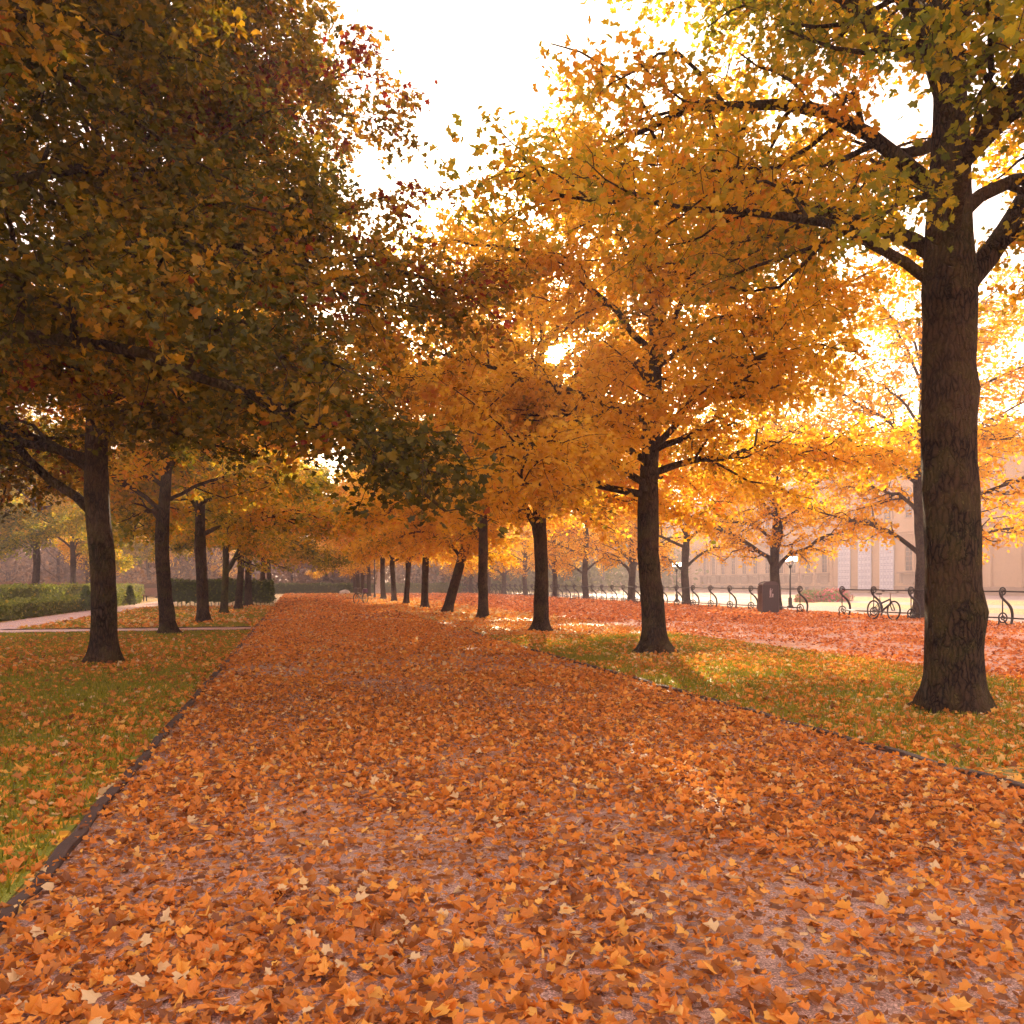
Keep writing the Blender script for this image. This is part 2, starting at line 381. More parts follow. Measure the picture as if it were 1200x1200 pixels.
kerb('kerb', [(XL, -6), (XL, YC0), (-12, YC0)], '', seed=1)
kerb('kerb', [(XR, -6), (XR, 20), (XR+.3, 24), (XR+1.2, 24.55)], '', seed=2)
kerb('kerb', [(-30, YC1), (XL, YC1), (XL, 50)], '', seed=3)
kerb('kerb', [(XR, 112), (XR, 29.5), (XR+.6, 28.0), (XR+1.4, 27.6), (XR2+.1, 27.6)], '', seed=4)

# ------------------------------------------------------------------ leaves
def leaf_shape(hi):
    if hi:  # lobed half leaves
        s = [(0, 0), (-.06, .34), (.20, .50), (.34, .30), (.62, .46), (.72, .20), (1, 0)]
    else:
        s = [(0, 0), (.08, .42), (.62, .40), (1, 0)]
    return np.array(s)
def add_leaves(b, P, Nrm, D, size, rnd, rng, hi=False, fold=.16):
    """P (n,3) leaf bases, Nrm normals, D rough directions, size (n,)"""
    n = len(P); s = leaf_shape(hi); k = len(s)
    D = D - Nrm*np.sum(D*Nrm, 1)[:, None]; D /= np.linalg.norm(D, axis=1)[:, None]+1e-9
    S = np.cross(Nrm, D)*(.62+.5*rng.random(n))[:, None]
    fz = (fold*(.2+rng.random(n)**2*2.6)*np.where(rng.random(n) < .75, 1, -1))[:, None, None]
    curl = (rng.normal(0, .24, n))[:, None, None]
    out = []
    for sg in (1, -1):
        u = s[None, :, 0, None]; v = s[None, :, 1, None]*sg
        out.append(P[:, None] + size[:, None, None]*(u*D[:, None] + v*S[:, None] + (np.abs(v)*fz*2 - curl*u*u)*Nrm[:, None]))
    # left half reuses base and tip
    L = out[1][:, 1:-1][:, ::-1]
    V = np.concatenate([out[0], L], 1); m = V.shape[1]
    F1 = np.arange(k); F2 = np.concatenate([[0, k-1], np.arange(k, m)])
    base = (np.arange(n)*m)[:, None]
    b.add_np(V.reshape(-1, 3), np.concatenate([base+F1, base+F2]), np.concatenate([rnd, rnd]))
def rand_dir(rng, n, up=1.0, spread=.8):
    v = rng.normal(0, spread, (n, 3)); v[:, 2] += up
    return v/np.linalg.norm(v, axis=1)[:, None]

# ------------------------------------------------------------------ trees
def grow(rng, start, az, el0, el1, L, r0, nseg=9, wig=.12, taper=.75):
    P = [np.array(start, float)]; a = az
    for i in range(nseg):
        t = i/(nseg-1); el = el0 + (el1-el0)*min(1, t*1.5) + rng.normal(0, wig)
        a += rng.normal(0, wig*1.1)
        P.append(P[-1] + L/nseg*np.array([cos(a)*cos(el), sin(a)*cos(el), sin(el)]))
    rad = r0*(1-np.linspace(0, 1, nseg+1)*taper)
    return np.array(P), rad, a

def make_tree(seed, H=9.0, clear=3.0, R=4.6, r0=.19, lean=(0, 0), nl=15, size=.095, dens=1.0, hi=False, flare=.6,
              custom=(), low_az=None, kink=.06, trim=None, gap=None, twigs=True, up=0.0, sparse_low=False, nsides=18):
    rng = np.random.default_rng(seed); wd = MB(); lf = MB()
    z = np.concatenate([[-.12, 0, .05, .12, .22, .35, .5], np.arange(.75, H*.86, .25)]); m = len(z)
    ph = rng.random(6)*6.28
    wx = kink*(np.sin(z*1.1+ph[0])-sin(ph[0])) + lean[0]*z; wy = kink*(np.sin(z*.9+ph[1])-sin(ph[1])) + lean[1]*z
    tp = np.stack([wx, wy, z], 1)
    zz = np.clip(z, 0, None)
    tr = r0*(1 - .18*np.minimum(zz/clear, 1) - .62*np.clip((zz-clear)/(H*.86-clear), 0, 1)**.9 + flare*np.exp(-zz/.17))
    tr = tr*(1+.07*np.exp(-((z-clear*.93)/.3)**2))
    a = np.linspace(0, 2*pi, nsides, endpoint=False)
    nz = 1 + .05*np.sin(2*a[None]+ph[2]+z[:, None]*.5) + .035*np.sin(5*a[None]+ph[3]+z[:, None]*.8) + rng.normal(0, .022, (m, nsides)) + .03*np.sin(z[:, None]*3.1+ph[1]+a[None])
    nz += (np.exp(-zz/.22)*.16)[:, None]*np.sin(5*a[None]+ph[4]) + (np.exp(-zz/.15)*.09)[:, None]*np.sin(9*a[None]+ph[5])
    for q in range(5):   # knots
        za, aa = rng.uniform(.6, clear+.3), rng.random()*6.28
        nz += .16*np.exp(-((z[:, None]-za)/.16)**2)*np.exp(-(np.angle(np.exp(1j*(a[None]-aa)))/.5)**2)
    wd.tube(tp, tr, nsides, noise=nz)
    def tpos(h):
        return np.array([np.interp(h, z, wx), np.interp(h, z, wy), h]), np.interp(h, z, tr)
    limbs = []
    for (h, az, el0, el1, L, r) in custom: limbs.append((h, az, el0, el1, L, r))
    for i in range(nl):
        f = (i+.3)/nl; h = clear + (H*.84-clear)*f**1.15
        az = (low_az if (low_az is not None and i == 0) else i*2.4 + rng.normal(0, .25) + ph[0])
        prof = .95+.22*f-.72*f**2.4
        L = R*prof*rng.uniform(.88, 1.12)
        el0 = R_(24+42*f+up*20)+rng.normal(0, .12); el1 = R_(-12+62*f+up*18)+rng.normal(0, .16)
        limbs.append((h, az, el0, el1, L, r0*(.36-.16*f)*rng.uniform(.85, 1.15)))
    Ps, Ns, Ds, rn, sz = [], [], [], [], []
    def twig(p, az, el, L, r, c):
        P, rad, _ = grow(rng, p, az, el, el-.35, L, r, 3, .2, .6)
        if twigs: wd.tube(P, rad, 3, cap=False)
        if trim and (p[0]*trim[0]+p[1]*trim[1] > trim[2]): return
        n = max(3, int(L*44*dens)); t = rng.random(n)**.8*3
        i = np.clip(t.astype(int), 0, 2); q = P[i] + (P[i+1]-P[i])*(t-i)[:, None]
        q = q + rng.normal(0, .085, (n, 3)); q[:, 2] -= .04
        Ps.append(q); Ds.append(np.array([cos(az), sin(az), -.5]) + rng.normal(0, .7, (n, 3)))
        rn.append(np.clip(c + rng.normal(0, .16, n), 0.0, 1.0))
    for (h, az, el0, el1, L, r) in limbs:
        p0, rt = tpos(h)
        st = p0 + np.array([cos(az), sin(az), 0])*rt*.35
        P, rad, _ = grow(rng, st, az, el0, el1, L, r, 10, .13, .8)
        wd.tube(P, rad, 7, cap=False)
        cl = rng.uniform(.40, .75)
        ns = max(4, int(L*3.7))
        for j in range(ns):
            t = .16 + .84*(j+rng.random()*.7)/ns; k = min(9, int(t*10)); p = P[k] + (P[k+1]-P[k])*(t*10-k)
            if sparse_low and t < .4: continue
            sgn = 1 if j % 2 else -1
            d = P[k+1]-P[k]; azl = math.atan2(d[1], d[0])
            sl = L*.36*(1.15-t*.6)*rng.uniform(.6, 1.3)
            a2 = azl + sgn*rng.uniform(.5, 1.15)
            P2, rd2, _ = grow(rng, p, a2, rng.uniform(-.55, 1.0), rng.uniform(-.7, .55), sl, rad[k]*.45+.004, 5, .16, .7)
            wd.tube(P2, rd2, 4, cap=False)
            nt_ = max(3, int(sl*8)); c = np.clip(cl + rng.normal(0, .13), .26, .92)
            for q in range(nt_):
                t2 = .1+.9*(q+rng.random())/nt_; k2 = min(4, int(t2*5)); pp = P2[k2]+(P2[k2+1]-P2[k2])*(t2*5-k2)
                twig(pp, a2+(1 if q % 2 else -1)*rng.uniform(.3, 1.2), rng.uniform(-1.1, .8), rng.uniform(.25, .65), .006, c)
        # leader end
        twig(P[-1], az, 0, .5, .008, cl)
    # top
    for q in range(14):
        p0, _ = tpos(H*rng.uniform(.72, .85)); twig(p0, rng.random()*6.28, rng.uniform(.4, 1.3), rng.uniform(.4, .9), .01, .5)
    Pn = np.concatenate(Ps); Dn = np.concatenate(Ds); rn = np.concatenate(rn)
    if gap is not None:      # a thin spot in the foliage where the low sun breaks through
        lx, ly, rz, sc_ = gap; o = (np.array([0, 0, CAM_H])-[lx, ly, 0])/sc_; d = np.array([sin(SUN_AZ)*cos(SUN_EL), cos(SUN_AZ)*cos(SUN_EL), sin(SUN_EL)])
        c, s_ = cos(-rz), sin(-rz); rot = np.array([[c, -s_, 0], [s_, c, 0], [0, 0, 1]]); o = rot@o; d = rot@d
        q = Pn-o; along = q@d; r = np.linalg.norm(q-along[:, None]*d, axis=1)/np.maximum(along, 1)
        keep = (r > .011) & ((r > .035) | (rng.random(len(r)) < .55)); Pn, Dn, rn = Pn[keep], Dn[keep], rn[keep]
    n = len(Pn)
    if sparse_low is False: pass
    Nn = rand_dir(rng, n, .75, .62)
    add_leaves(lf, Pn, Nn, Dn, size*rng.uniform(.65, 1.25, n), rn, rng, hi)
    print('tree', seed, 'leaves', n)
    return wd, lf, n

TM = {}
def variant(key, barkm='bark', **kw):
    wd, lf, n = make_tree(**kw)
    TM[key] = (wd.mesh('trunk', M[barkm], True), lf.mesh('crown', M['leaf_gold'], False, True))
# broad, low avenue trees
variant('near_left', seed=11, H=12, clear=3.05, R=6.2, r0=.215, nl=25, size=.085, dens=1.35, hi=True, low_az=R_(120), custom=[(2.4, R_(163), .85, .7, 4.6, .085)])
variant('overhang', seed=31, H=10.8, clear=3.1, R=5.3, r0=.21, nl=22, size=.075, dens=1.7, hi=True, trim=(.35, -.94, 2.6), gap=(-3.1, 8.3, 0, 1.0))
variant('near_mid', seed=12, H=10.6, clear=3.1, R=5.5, r0=.225, nl=21, size=.095, dens=1.0, hi=True, low_az=R_(150), flare=1.15, gap=(*at(767, 766), 0, .93),
        custom=[(4.0, R_(-12), .5, .5, 2.6, .07), (4.2, R_(168), .3, .1, 4.2, .06)])
_c = at(634, 740); _m = at(767, 766); _l = at(566, 725)
variant('corner', seed=23, H=11.0, clear=3.0, R=5.3, r0=.205, nl=18, size=.115, dens=.8, flare=.9, gap=(*_c, 1.0, 1.0), custom=[(2.75, R_(108), 1.05, 1.0, 3.6, .11)])
variant('avenue_one', seed=13, H=11.4, clear=3.0, R=5.2, r0=.195, nl=17, size=.125, dens=.75, flare=.7)
variant('avenue_two', seed=14, H=11.6, clear=2.8, R=5.1, r0=.185, nl=17, size=.125, dens=.72, flare=.6)
variant('avenue_three', seed=15, H=11, clear=2.7, R=5.1, r0=.19, nl=16, size=.125, dens=.72, flare=.6)
variant('leaning', seed=16, H=10.8, clear=2.9, R=5.0, r0=.21, nl=16, size=.125, dens=.72, flare=.35, lean=(.27, 0), kink=.03,
        custom=[(2.35, R_(165), .85, .5, 3.0, .08)])
variant('fork', seed=17, H=9.2, clear=2.7, R=4.4, r0=.15, nl=14, size=.125, dens=.72, flare=.6, barkm='bark_moss',
        custom=[(1.75, R_(5), 1.05, 1.1, 3.4, .10)])
variant('fence_one', seed=18, H=12.4, clear=3.3, R=5.6, r0=.24, nl=17, up=.25, size=.125, dens=.30, flare=.5, barkm='bark_far',
        custom=[(1.9, R_(-20), .75, .2, 4.8, .11), (2.1, R_(190), .8, .3, 4.6, .12), (2.3, R_(-70), 1.0, .6, 4.0, .10)])
variant('fence_two', seed=19, H=12.0, clear=3.3, R=5.5, r0=.23, nl=17, up=.25, size=.125, dens=.32, flare=.4, barkm='bark_far',
        custom=[(2.0, R_(175), .6, .15, 4.4, .09), (2.2, R_(-10), .7, .2, 4.4, .09)])
variant('giant_right', seed=20, H=10.4, clear=4.6, R=4.8, r0=.275, nl=16, size=.08, dens=.95, hi=True, flare=.45, nsides=26, kink=.05,
        custom=[(4.3, R_(160), .45, .2, 4.6, .06), (4.2, R_(10), .9, .8, 3.4, .14)])

def tree(key, x, y, rz, s, leafm, label, group, barkm=None, name='park_tree', lobj=True, hs=1.0):
    e = empty(name, (x, y, 0), rz, label, 'tree', group); e.scale = (s, s, s*hs)
    t = bpy.data.objects.new('trunk', TM[key][0]); c = bpy.data.objects.new('crown', TM[key][1])
    for o in (t, c): col.objects.link(o); o.parent = e
    c.material_slots[0].link = 'OBJECT'; c.material_slots[0].material = M[leafm]
    if barkm: t.material_slots[0].link = 'OBJECT'; t.material_slots[0].material = M[barkm]
    return e
gR = 'golden trees lining the right side of the main path'
gL = 'green-brown trees lining the left side of the main path'
gF = 'trees along the iron fence'
# right-hand row
p = atd(1117, 8.72); tree('giant_right', *p, 0, 1.0, 'leaf_mixed', 'thick dark trunk at the right edge, nearest tree, rough bark with lichen', gR)
p = at(767, 766); tree('near_mid', *p, 0, .93, 'leaf_gold', 'golden tree with flared roots and knotty dark trunk on the near right lawn', gR)
p = at(634, 740); tree('corner', *p, 1.0, 1.0, 'leaf_gold', 'golden tree with forking dark trunk at the corner of the near right lawn', gR)
p = at(566, 725); tree('avenue_two', *p, 2.1, 1.0, 'leaf_gold', 'straight golden tree just right of the leaning trunk', gR)
p = at(524, 718.5); tree('leaning', *p, -THETA, 1.0, 'leaf_gold', 'tree with trunk leaning clearly to the right', gR)
p = at(498, 713); tree('avenue_three', *p, .3, .95, 'leaf_gold', 'slim straight golden tree just left of the leaning trunk', gR)
labs = ['far golden tree, second trunk to the left of the leaning trunk', 'far golden tree, third trunk to the left of the leaning trunk',
        'golden tree right beside the thin dark lamp post', 'small far golden tree just left of the thin dark lamp post',
        'far golden tree behind the parked bicycle with purple bag', 'far slender trunk next to last in the right row', 'farthest tree at the end of the right row']
for i, (px, d) in enumerate(((476, 51), (462, 58.5), (449.3, 65.5), (432.5, 77), (425, 86), (420.5, 92), (416.3, 99))):
    p = atd(px, d); tree(('avenue_two', 'avenue_three', 'avenue_one')[i % 3], *p, i*1.7, .95+.05*(i % 3), 'leaf_gold', labs[i], gR)
# left-hand row
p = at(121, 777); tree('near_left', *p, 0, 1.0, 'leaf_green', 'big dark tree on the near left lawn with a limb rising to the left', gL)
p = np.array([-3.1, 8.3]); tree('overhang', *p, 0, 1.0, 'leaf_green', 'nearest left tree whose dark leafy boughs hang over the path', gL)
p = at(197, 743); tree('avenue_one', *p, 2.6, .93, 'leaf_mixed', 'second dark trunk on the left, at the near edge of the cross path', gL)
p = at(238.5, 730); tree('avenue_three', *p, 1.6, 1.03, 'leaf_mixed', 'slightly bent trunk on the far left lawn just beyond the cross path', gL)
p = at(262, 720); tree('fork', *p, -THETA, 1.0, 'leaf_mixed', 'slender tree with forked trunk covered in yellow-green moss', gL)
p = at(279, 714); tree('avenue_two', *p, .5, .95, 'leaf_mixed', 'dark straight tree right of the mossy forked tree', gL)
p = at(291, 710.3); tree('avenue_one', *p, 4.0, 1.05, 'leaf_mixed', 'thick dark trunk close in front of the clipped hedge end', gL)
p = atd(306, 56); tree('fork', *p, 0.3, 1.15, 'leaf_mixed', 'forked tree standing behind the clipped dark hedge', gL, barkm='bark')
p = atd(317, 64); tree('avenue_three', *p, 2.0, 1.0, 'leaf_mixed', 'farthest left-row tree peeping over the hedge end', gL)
# fence row
fl = ['tree behind the fence beside the leaning black bicycle', 'spreading tree with low limbs right behind the litter bin',
      'tree with broad root mound behind the fence, left of the litter bin', 'straight fence-side tree just left of the big golden tree',
      'fence-side tree with a long limb reaching right, midway along the fence', 'fence-side tree with steep forking limbs right of the near forked trunk',
      'hazy fence-side trunk close left of the near forked trunk', 'hazy small tree by the far fence in the gap of the row',
      'hazy fence-side tree hidden mostly by the straight golden tree', 'very hazy tree far along the fence beyond the leaning trunk', 'farthest very hazy tree at the end of the fence']
for i, (px, Y) in enumerate(((1077, 26.4), (910, 35.9), (805, 45.4), (739, 53.9), (687, 62.9), (650, 71.2), (616, 81), (590, 90), (572, 99), (552, 108), (534, 118))):
    t = (px-600)/1000; d = Y/(cos(THETA) - t*sin(THETA)); p = atd(px, d)
    tree('fence_one' if i % 2 else 'fence_two', *p, [2.9, -.5, .2, 3.4, .1, 1.9, .8, 2.8, 4, 5, 1][i], 1.0 if i else 1.05, 'leaf_thin', fl[i], gF)

# trees beyond the left garden
lb = ['hazy tree beyond the garden hedges at the far left', 'thin far trunk just left of the big dark tree', 'hazy trunk showing left of the second dark trunk',
      'far hazy trunk above the clipped hedge, left one of the close pair', 'far hazy trunk above the clipped hedge, right one of the close pair', 'tree at the extreme left behind the light green hedges']
for i, (px, d) in enumerate(((84, 54), (104, 70), (187, 74), (211, 88), (222, 96), (40, 46))):
    p = atd(px, d); tree(('avenue_two', 'fence_two', 'avenue_one')[i % 3], *p, i*2.3, 1.0, 'leaf_mixed' if i in (0, 2, 5) else 'leaf_gold', lb[i], 'trees beyond the left garden', barkm='bark_far')

# ------------------------------------------------------------------ hedges
def hedge(name, label, x0, x1, y0, y1, h, m, dens=70, size=.12, z0=.0, seed=0, cat='hedge', stems=False, group=None):
    rng = np.random.default_rng(seed); b = MB()
    cx, cy_ = (x0+x1)/2, (y0+y1)/2; lx, ly = x1-x0, y1-y0
    b.box((0, 0, (h+z0)/2), (lx-.12, ly-.12, h-z0-.1)); b.attr[-1][:] = .15
    faces = [((-1, 0, 0), ly*(h-z0)), ((1, 0, 0), ly*(h-z0)), ((0, -1, 0), lx*(h-z0)), ((0, 1, 0), lx*(h-z0)), ((0, 0, 1), lx*ly)]
    Ps, Ns = [], []
    for nrm, A in faces:
        n = int(A*dens); nrm = np.array(nrm, float); u = rng.random((n, 3))-.5
        P = np.stack([u[:, 0]*lx, u[:, 1]*ly, z0+(u[:, 2]+.5)*(h-z0)], 1)
        for k in range(2):
            if nrm[k]: P[:, k] = nrm[k]*(lx, ly)[k]/2
        if nrm[2]: P[:, 2] = h
        wob = .05*np.sin(P[:, 0]*1.7+P[:, 1]*1.3+P[:, 2]*5)+.03*np.sin(P[:, 0]*4.3+P[:, 1]*3.7)
        P += nrm*(wob+rng.normal(-.02, .05, n))[:, None]; Ps.append(P)
        v = rng.normal(0, .6, (n, 3)) + nrm*1.0; Ns.append(v/np.linalg.norm(v, axis=1)[:, None])
    P = np.concatenate(Ps); Nn = np.concatenate(Ns); n = len(P)
    add_leaves(b, P, Nn, rng.normal(0, 1, (n, 3)), size*rng.uniform(.6, 1.3, n), np.clip(rng.normal(.5, .22, n), 0, 1), rng)
    if stems:
        for i in range(int(max(lx, ly)/.22)):
            x = -lx/2+.1+i*.22+rng.normal(0, .03); b.tube([(x, -ly/2+.12, -.02), (x+rng.normal(0, .05), -ly/2+.16, z0+.15)], .018, 4, cap=False)
            b.attr[-1][:] = .0
    o = b.obj(name, M[m], attr=True, loc=(cx, cy_, 0)); return tag(o, label, cat, group)
hedge('clipped_hedge', 'dark green clipped hedge behind the left tree row, ending at the main path', -7.0, -1.2, 49.8, 51.6, 1.40, 'hedge_green', 110, .13, .22, 1, stems=True)
hedge('clipped_hedge', 'low light green box hedge along the pink garden path', -10.5, -9.45, 6, 59, .60, 'hedge_light', 90, .10, 0, 2)
hedge('clipped_hedge', 'taller light green hedge behind the low box hedge', -13.0, -11.6, 10, 73, 1.12, 'hedge_light', 60, .12, 0, 3)
hedge('clipped_hedge', 'long reddish brown hedge closing off the left garden', -60, -8.6, 84, 86, 1.28, 'hedge_brown', 22, .2, 0, 4)
hedge('clipped_hedge', 'hazy green hedge across the far end of the main path', -8.5, 20.0, 104, 106, 1.15, 'hedge_green', 40, .18, 0, 5)
for (px, py, lb_) in ((98, 716, 'small cone shrub left of the big dark tree among the box hedges'), (149, 709, 'small cone shrub just right of the big dark tree among the box hedges')):
    pt = at(px, py); rng = np.random.default_rng(px); b = MB(); n = 700
    e = empty('cone_shrub', (-9.35, pt[1], 0), 0, lb_, 'shrub')
    t = rng.random(n)**.7; a = rng.random(n)*6.28; r = .36*(1-t*.8)
    P = np.stack([np.cos(a)*r, np.sin(a)*r, .05+t*1.05], 1); Nn = np.stack([np.cos(a), np.sin(a), np.full(n, .4)], 1); Nn /= np.linalg.norm(Nn, axis=1)[:, None]
    add_leaves(b, P, Nn, rng.normal(0, 1, (n, 3)), np.full(n, .11), np.clip(rng.normal(.35, .2, n), 0, 1), rng)
    b.obj('crown', M['hedge_green'], e, attr=True)
    b = MB(); b.tube([(0, 0, -.05), (0, 0, .3)], .03, 6); b.obj('trunk', M['bark'], e)

# ------------------------------------------------------------------ iron fence
def s_post():
    b = MB()
    b.ring((0, 0, 1.04), .11, .024, (0, 2), 22, 6)
    b.ring((0, 0, 1.04), .055, .018, (0, 2), 12, 5, 0, 4.6)
    # S curve: ring's left flank sweeping down to the right foot
    ctl = np.array([(-.11, 1.05), (-.10, .96), (-.05, .87), (.05, .78), (.17, .69), (.28, .58), (.35, .44), (.37, .30), (.35, .14), (.31, .0)])
    t = np.linspace(0, 1, len(ctl)); tt = np.linspace(0, 1, 26)
    P = np.stack([np.interp(tt, t, ctl[:, 0]), np.zeros(26), np.interp(tt, t, ctl[:, 1])], 1)
    P[1:-1] = (P[:-2]+P[1:-1]*2+P[2:])/4
    b.tube(P, np.interp(tt, [0, .2, .6, 1], [.022, .034, .046, .036]), 7)
    b.tube([(0, 0, .25), (0, 0, 1.04)], .019, 6)
    b.ring((.01, 0, .23), .15, .024, (0, 2), 24, 6)
    b.ring((.01, 0, .23), .06, .02, (0, 2), 12, 5)
    b.tube([(.05, 0, .16), (.12, 0, .06), (.22, 0, .02), (.34, 0, .02)], .022, 6)
    b.tube([(-.13, 0, .15), (-.15, 0, .0)], .024, 6)
    b.box((.10, 0, .012), (.62, .10, .03)); b.box((.34, 0, .03), (.12, .11, .05))
    return b.mesh('post', M['iron'], True)
POST = s_post()
def fence(ys, label):
    y0, y1 = min(ys), max(ys)
    e = empty('iron_fence', (XF, y0, 0), 0, label, 'fence', 'scrolled iron fences along the leafy side path')
    for y in ys:
        o = bpy.data.objects.new('post', POST); col.objects.link(o); o.parent = e; o.location = (0, y-y0, 0)
    for nm, z in (('top_rail', 1.04), ('bottom_rail', .235)):
        b = MB(); n = int((y1-y0)/2)+1; yy = np.linspace(0, y1-y0, n*2+1)
        b.tube([(0, y, z-.012*abs(sin(y*pi/2))) for y in yy], .026, 6); b.obj(nm, M['iron'], e, True)
fence([29.5, 27.6, 25.6, 23.6, 21.6, 19.6, 17.6, 15.6], 'near section of scrolled iron fence, behind the leaning bicycle')
fence([32.4 + i*2.03 for i in range(46)], 'long section of scrolled iron fence running from the litter bin into the haze')

# ------------------------------------------------------------------ litter bin
p = atd(900.5, 36.4)
e = empty('litter_bin', (*p, 0), R_(-13), 'dark brown litter bin with arched top and white pictogram, by the fence', 'bin')
def arch(w_, h0, rise, n=14):
    pts = [(-w_/2, 0), (w_/2, 0)]
    for i in range(n+1):
        a = i/n; x = w_/2 - w_*a; pts.append((x, h0 + rise*(1-(2*a-1)**2)**.6))
    return pts
def extr(b, prof, y0, y1, z0=0, mi=0):
    n = len(prof); V = [(x, y0, z+z0) for x, z in prof] + [(x, y1, z+z0) for x, z in prof]
    F = [list(range(n)), list(range(2*n-1, n-1, -1))] + [[i, i+n, (i+1) % n+n, (i+1) % n] for i in range(n)]
    b.add(V, F, mi=mi); return b
b = MB(); extr(b, arch(.66, 1.14, .13), -.30, .30, .06); b.obj('body', M['bin'], e)
b = MB(); extr(b, arch(.72, 1.16, .16)[2:], -.34, -.30, .05); extr(b, arch(.72, 1.16, .16)[2:], .30, .34, .05); b.box((-.345, 0, .62), (.03, .66, 1.1)); b.box((.345, 0, .62), (.03, .66, 1.1)); b.obj('rim', M['bin_side'], e)
b = MB(); b.box((0, 0, .03), (.60, .56, .07)); b.obj('foot', M['black'], e)
b = MB(); b.box((-.375, 0, 1.0), (.04, .40, .30)); b.obj('flap', M['bin'], e)
b = MB(); b.box((0, -.303, .60), (.54, .008, .98)); dp = b.obj('front_door', M['bin'], e)
b = MB()   # figure dropping litter in a basket
y = -.3095
b.tube([(-.01, y, 1.035), (-.01, y+.003, 1.035)], .03, 10)
for q in ([(-.045, .99), (.015, .99), (.03, .88), (.02, .78), (-.04, .78), (-.05, .88)], [(.01, .985), (.025, .96), (.085, .925), (.08, .945)], [(.045, .985), (.09, 1.05), (.10, 1.04), (.06, .96)],
          [(-.04, .78), (-.01, .78), (-.02, .68), (-.055, .68)], [(-.005, .78), (.02, .78), (.03, .68), (.0, .68)], [(.05, .84), (.115, .84), (.105, .69), (.06, .69)]):
    b.add([(x, y, z) for x, z in q], [list(range(len(q)))])
b.obj('pictogram', M['white'], dp); 

# ------------------------------------------------------------------ bicycles
def bicycle(loc, rz, label, frame_m, extra=None):
    e = empty('bicycle', loc, rz, label, 'bicycle'); r = .34; wb = 1.06
    def part(nm, b, m, par=e, lc=None, sm=True): return b.obj(nm, M[m], par, sm, loc=lc)
    for x in (0, wb):
        b = MB(); b.ring((0, 0, 0), r-.024, .028, (0, 2), 40, 8)
        t = part('wheel', b, 'black', e, (x, 0, r))
        b = MB(); b.ring((0, 0, 0), r-.045, .010, (0, 2), 36, 5); b.tube([(0, -.045, 0), (0, .045, 0)], .018, 8)
        for k in range(16):
            a = k*pi/8; b.tube([(0, (.02 if k % 2 else -.02), 0), (cos(a)*(r-.045), 0, sin(a)*(r-.045))], .0022, 3, cap=False)
        part('rim', b, 'steel', t)
    bb = (.44, 0, .30); seat = (.30, 0, .74); head = (.86, 0, .72); hb = (.90, 0, .58)
    b = MB(); b.tube([bb, hb], .036, 8); b.tube([seat, head], .019, 8) if False else None
    b.tube([(.355, 0, .56), (.86, 0, .73)], .030, 8); b.tube([bb, (.32, 0, .68)], .026, 8); b.tube([head, hb], .03, 8)
    for s_ in (-.05, .05):
        b.tube([(bb[0], s_*.5, bb[2]), (0, s_, r)], .011, 6); b.tube([(.345, s_*.4, .60), (0, s_, r)], .010, 6)
    part('frame', b, frame_m)
    b = MB()
    for s_ in (-.055, .055): b.tube([(.905, s_, .58), (wb-.01, s_, r)], .018, 7)
    b.tube([(.905, -.055, .58), (.905, .055, .58)], .02, 6); part('fork', b, 'black')
    b = MB(); b.tube([(.32, 0, .68), (.285, 0, .90)], .014, 7); part('seat_post', b, 'steel')
    b = MB(); 
    for i, (x, wd_, zz) in enumerate(((-.13, .075, .0), (-.05, .07, -.005), (.04, .035, -.012), (.13, .018, -.02))): pass
    xs = np.array([-.13, -.05, .04, .13]); hw = np.array([.075, .07, .035, .016]); V = []
    for x, h_ in zip(xs, hw): V += [(x, -h_, .90), (x, 0, .925), (x, h_, .90), (x, 0, .88)]
    V = np.array(V)+[.28, 0, 0]; F = [[k*4+j, k*4+(j+1) % 4, k*4+4+(j+1) % 4, k*4+4+j] for k in range(3) for j in range(4)] + [[3, 2, 1, 0], [12, 13, 14, 15]]
    b.add(V, F); part('saddle', b, 'black')
    b = MB(); b.tube([(.86, 0, .72), (.845, 0, .93), (.90, 0, .97)], .015, 7)
    b.tube([(.84, -.33, .99), (.87, -.18, .985), (.905, 0, .97), (.87, .18, .985), (.84, .33, .99)], .013, 7); hbar = part('handlebar', b, 'steel')
    for s_ in (-1, 1):
        b = MB(); b.tube([(.838, s_*.34, .99), (.852, s_*.24, .988)], .019, 7); part('grip', b, 'black', hbar)
    b = MB(); b.ring((bb[0], .045, bb[2]), .085, .008, (0, 2), 20, 5); b.tube([(bb[0], -.07, bb[2]), (bb[0], .07, bb[2])], .018, 7)
    b.tube([(bb[0], .07, bb[2]), (bb[0]+.14, .08, bb[2]-.08)], .011, 5); b.tube([(bb[0], -.07, bb[2]), (bb[0]-.14, -.08, bb[2]+.08)], .011, 5)
    b.box((bb[0]+.14, .125, bb[2]-.08), (.08, .09, .02)); b.box((bb[0]-.14, -.125, bb[2]+.08), (.08, .09, .02))
    b.tube([(0, .045, r+.03), (bb[0], .045, bb[2]+.085)], .004, 4); b.tube([(0, .045, r-.03), (bb[0], .045, bb[2]-.085)], .004, 4); part('crank', b, 'steel')
    b = MB(); b.tube([(.38, .05, .26), (.33, .20, .0)], .009, 5); part('kickstand', b, 'steel')
    if extra: extra(e)
    return e
p0 = np.array([19.87, 26.15])
bk = bicycle((p0[0], p0[1], .01), -pi/2, 'black and blue bicycle standing against the iron fence', 'blue')
bk.rotation_euler = (R_(-3), 0, -pi/2)
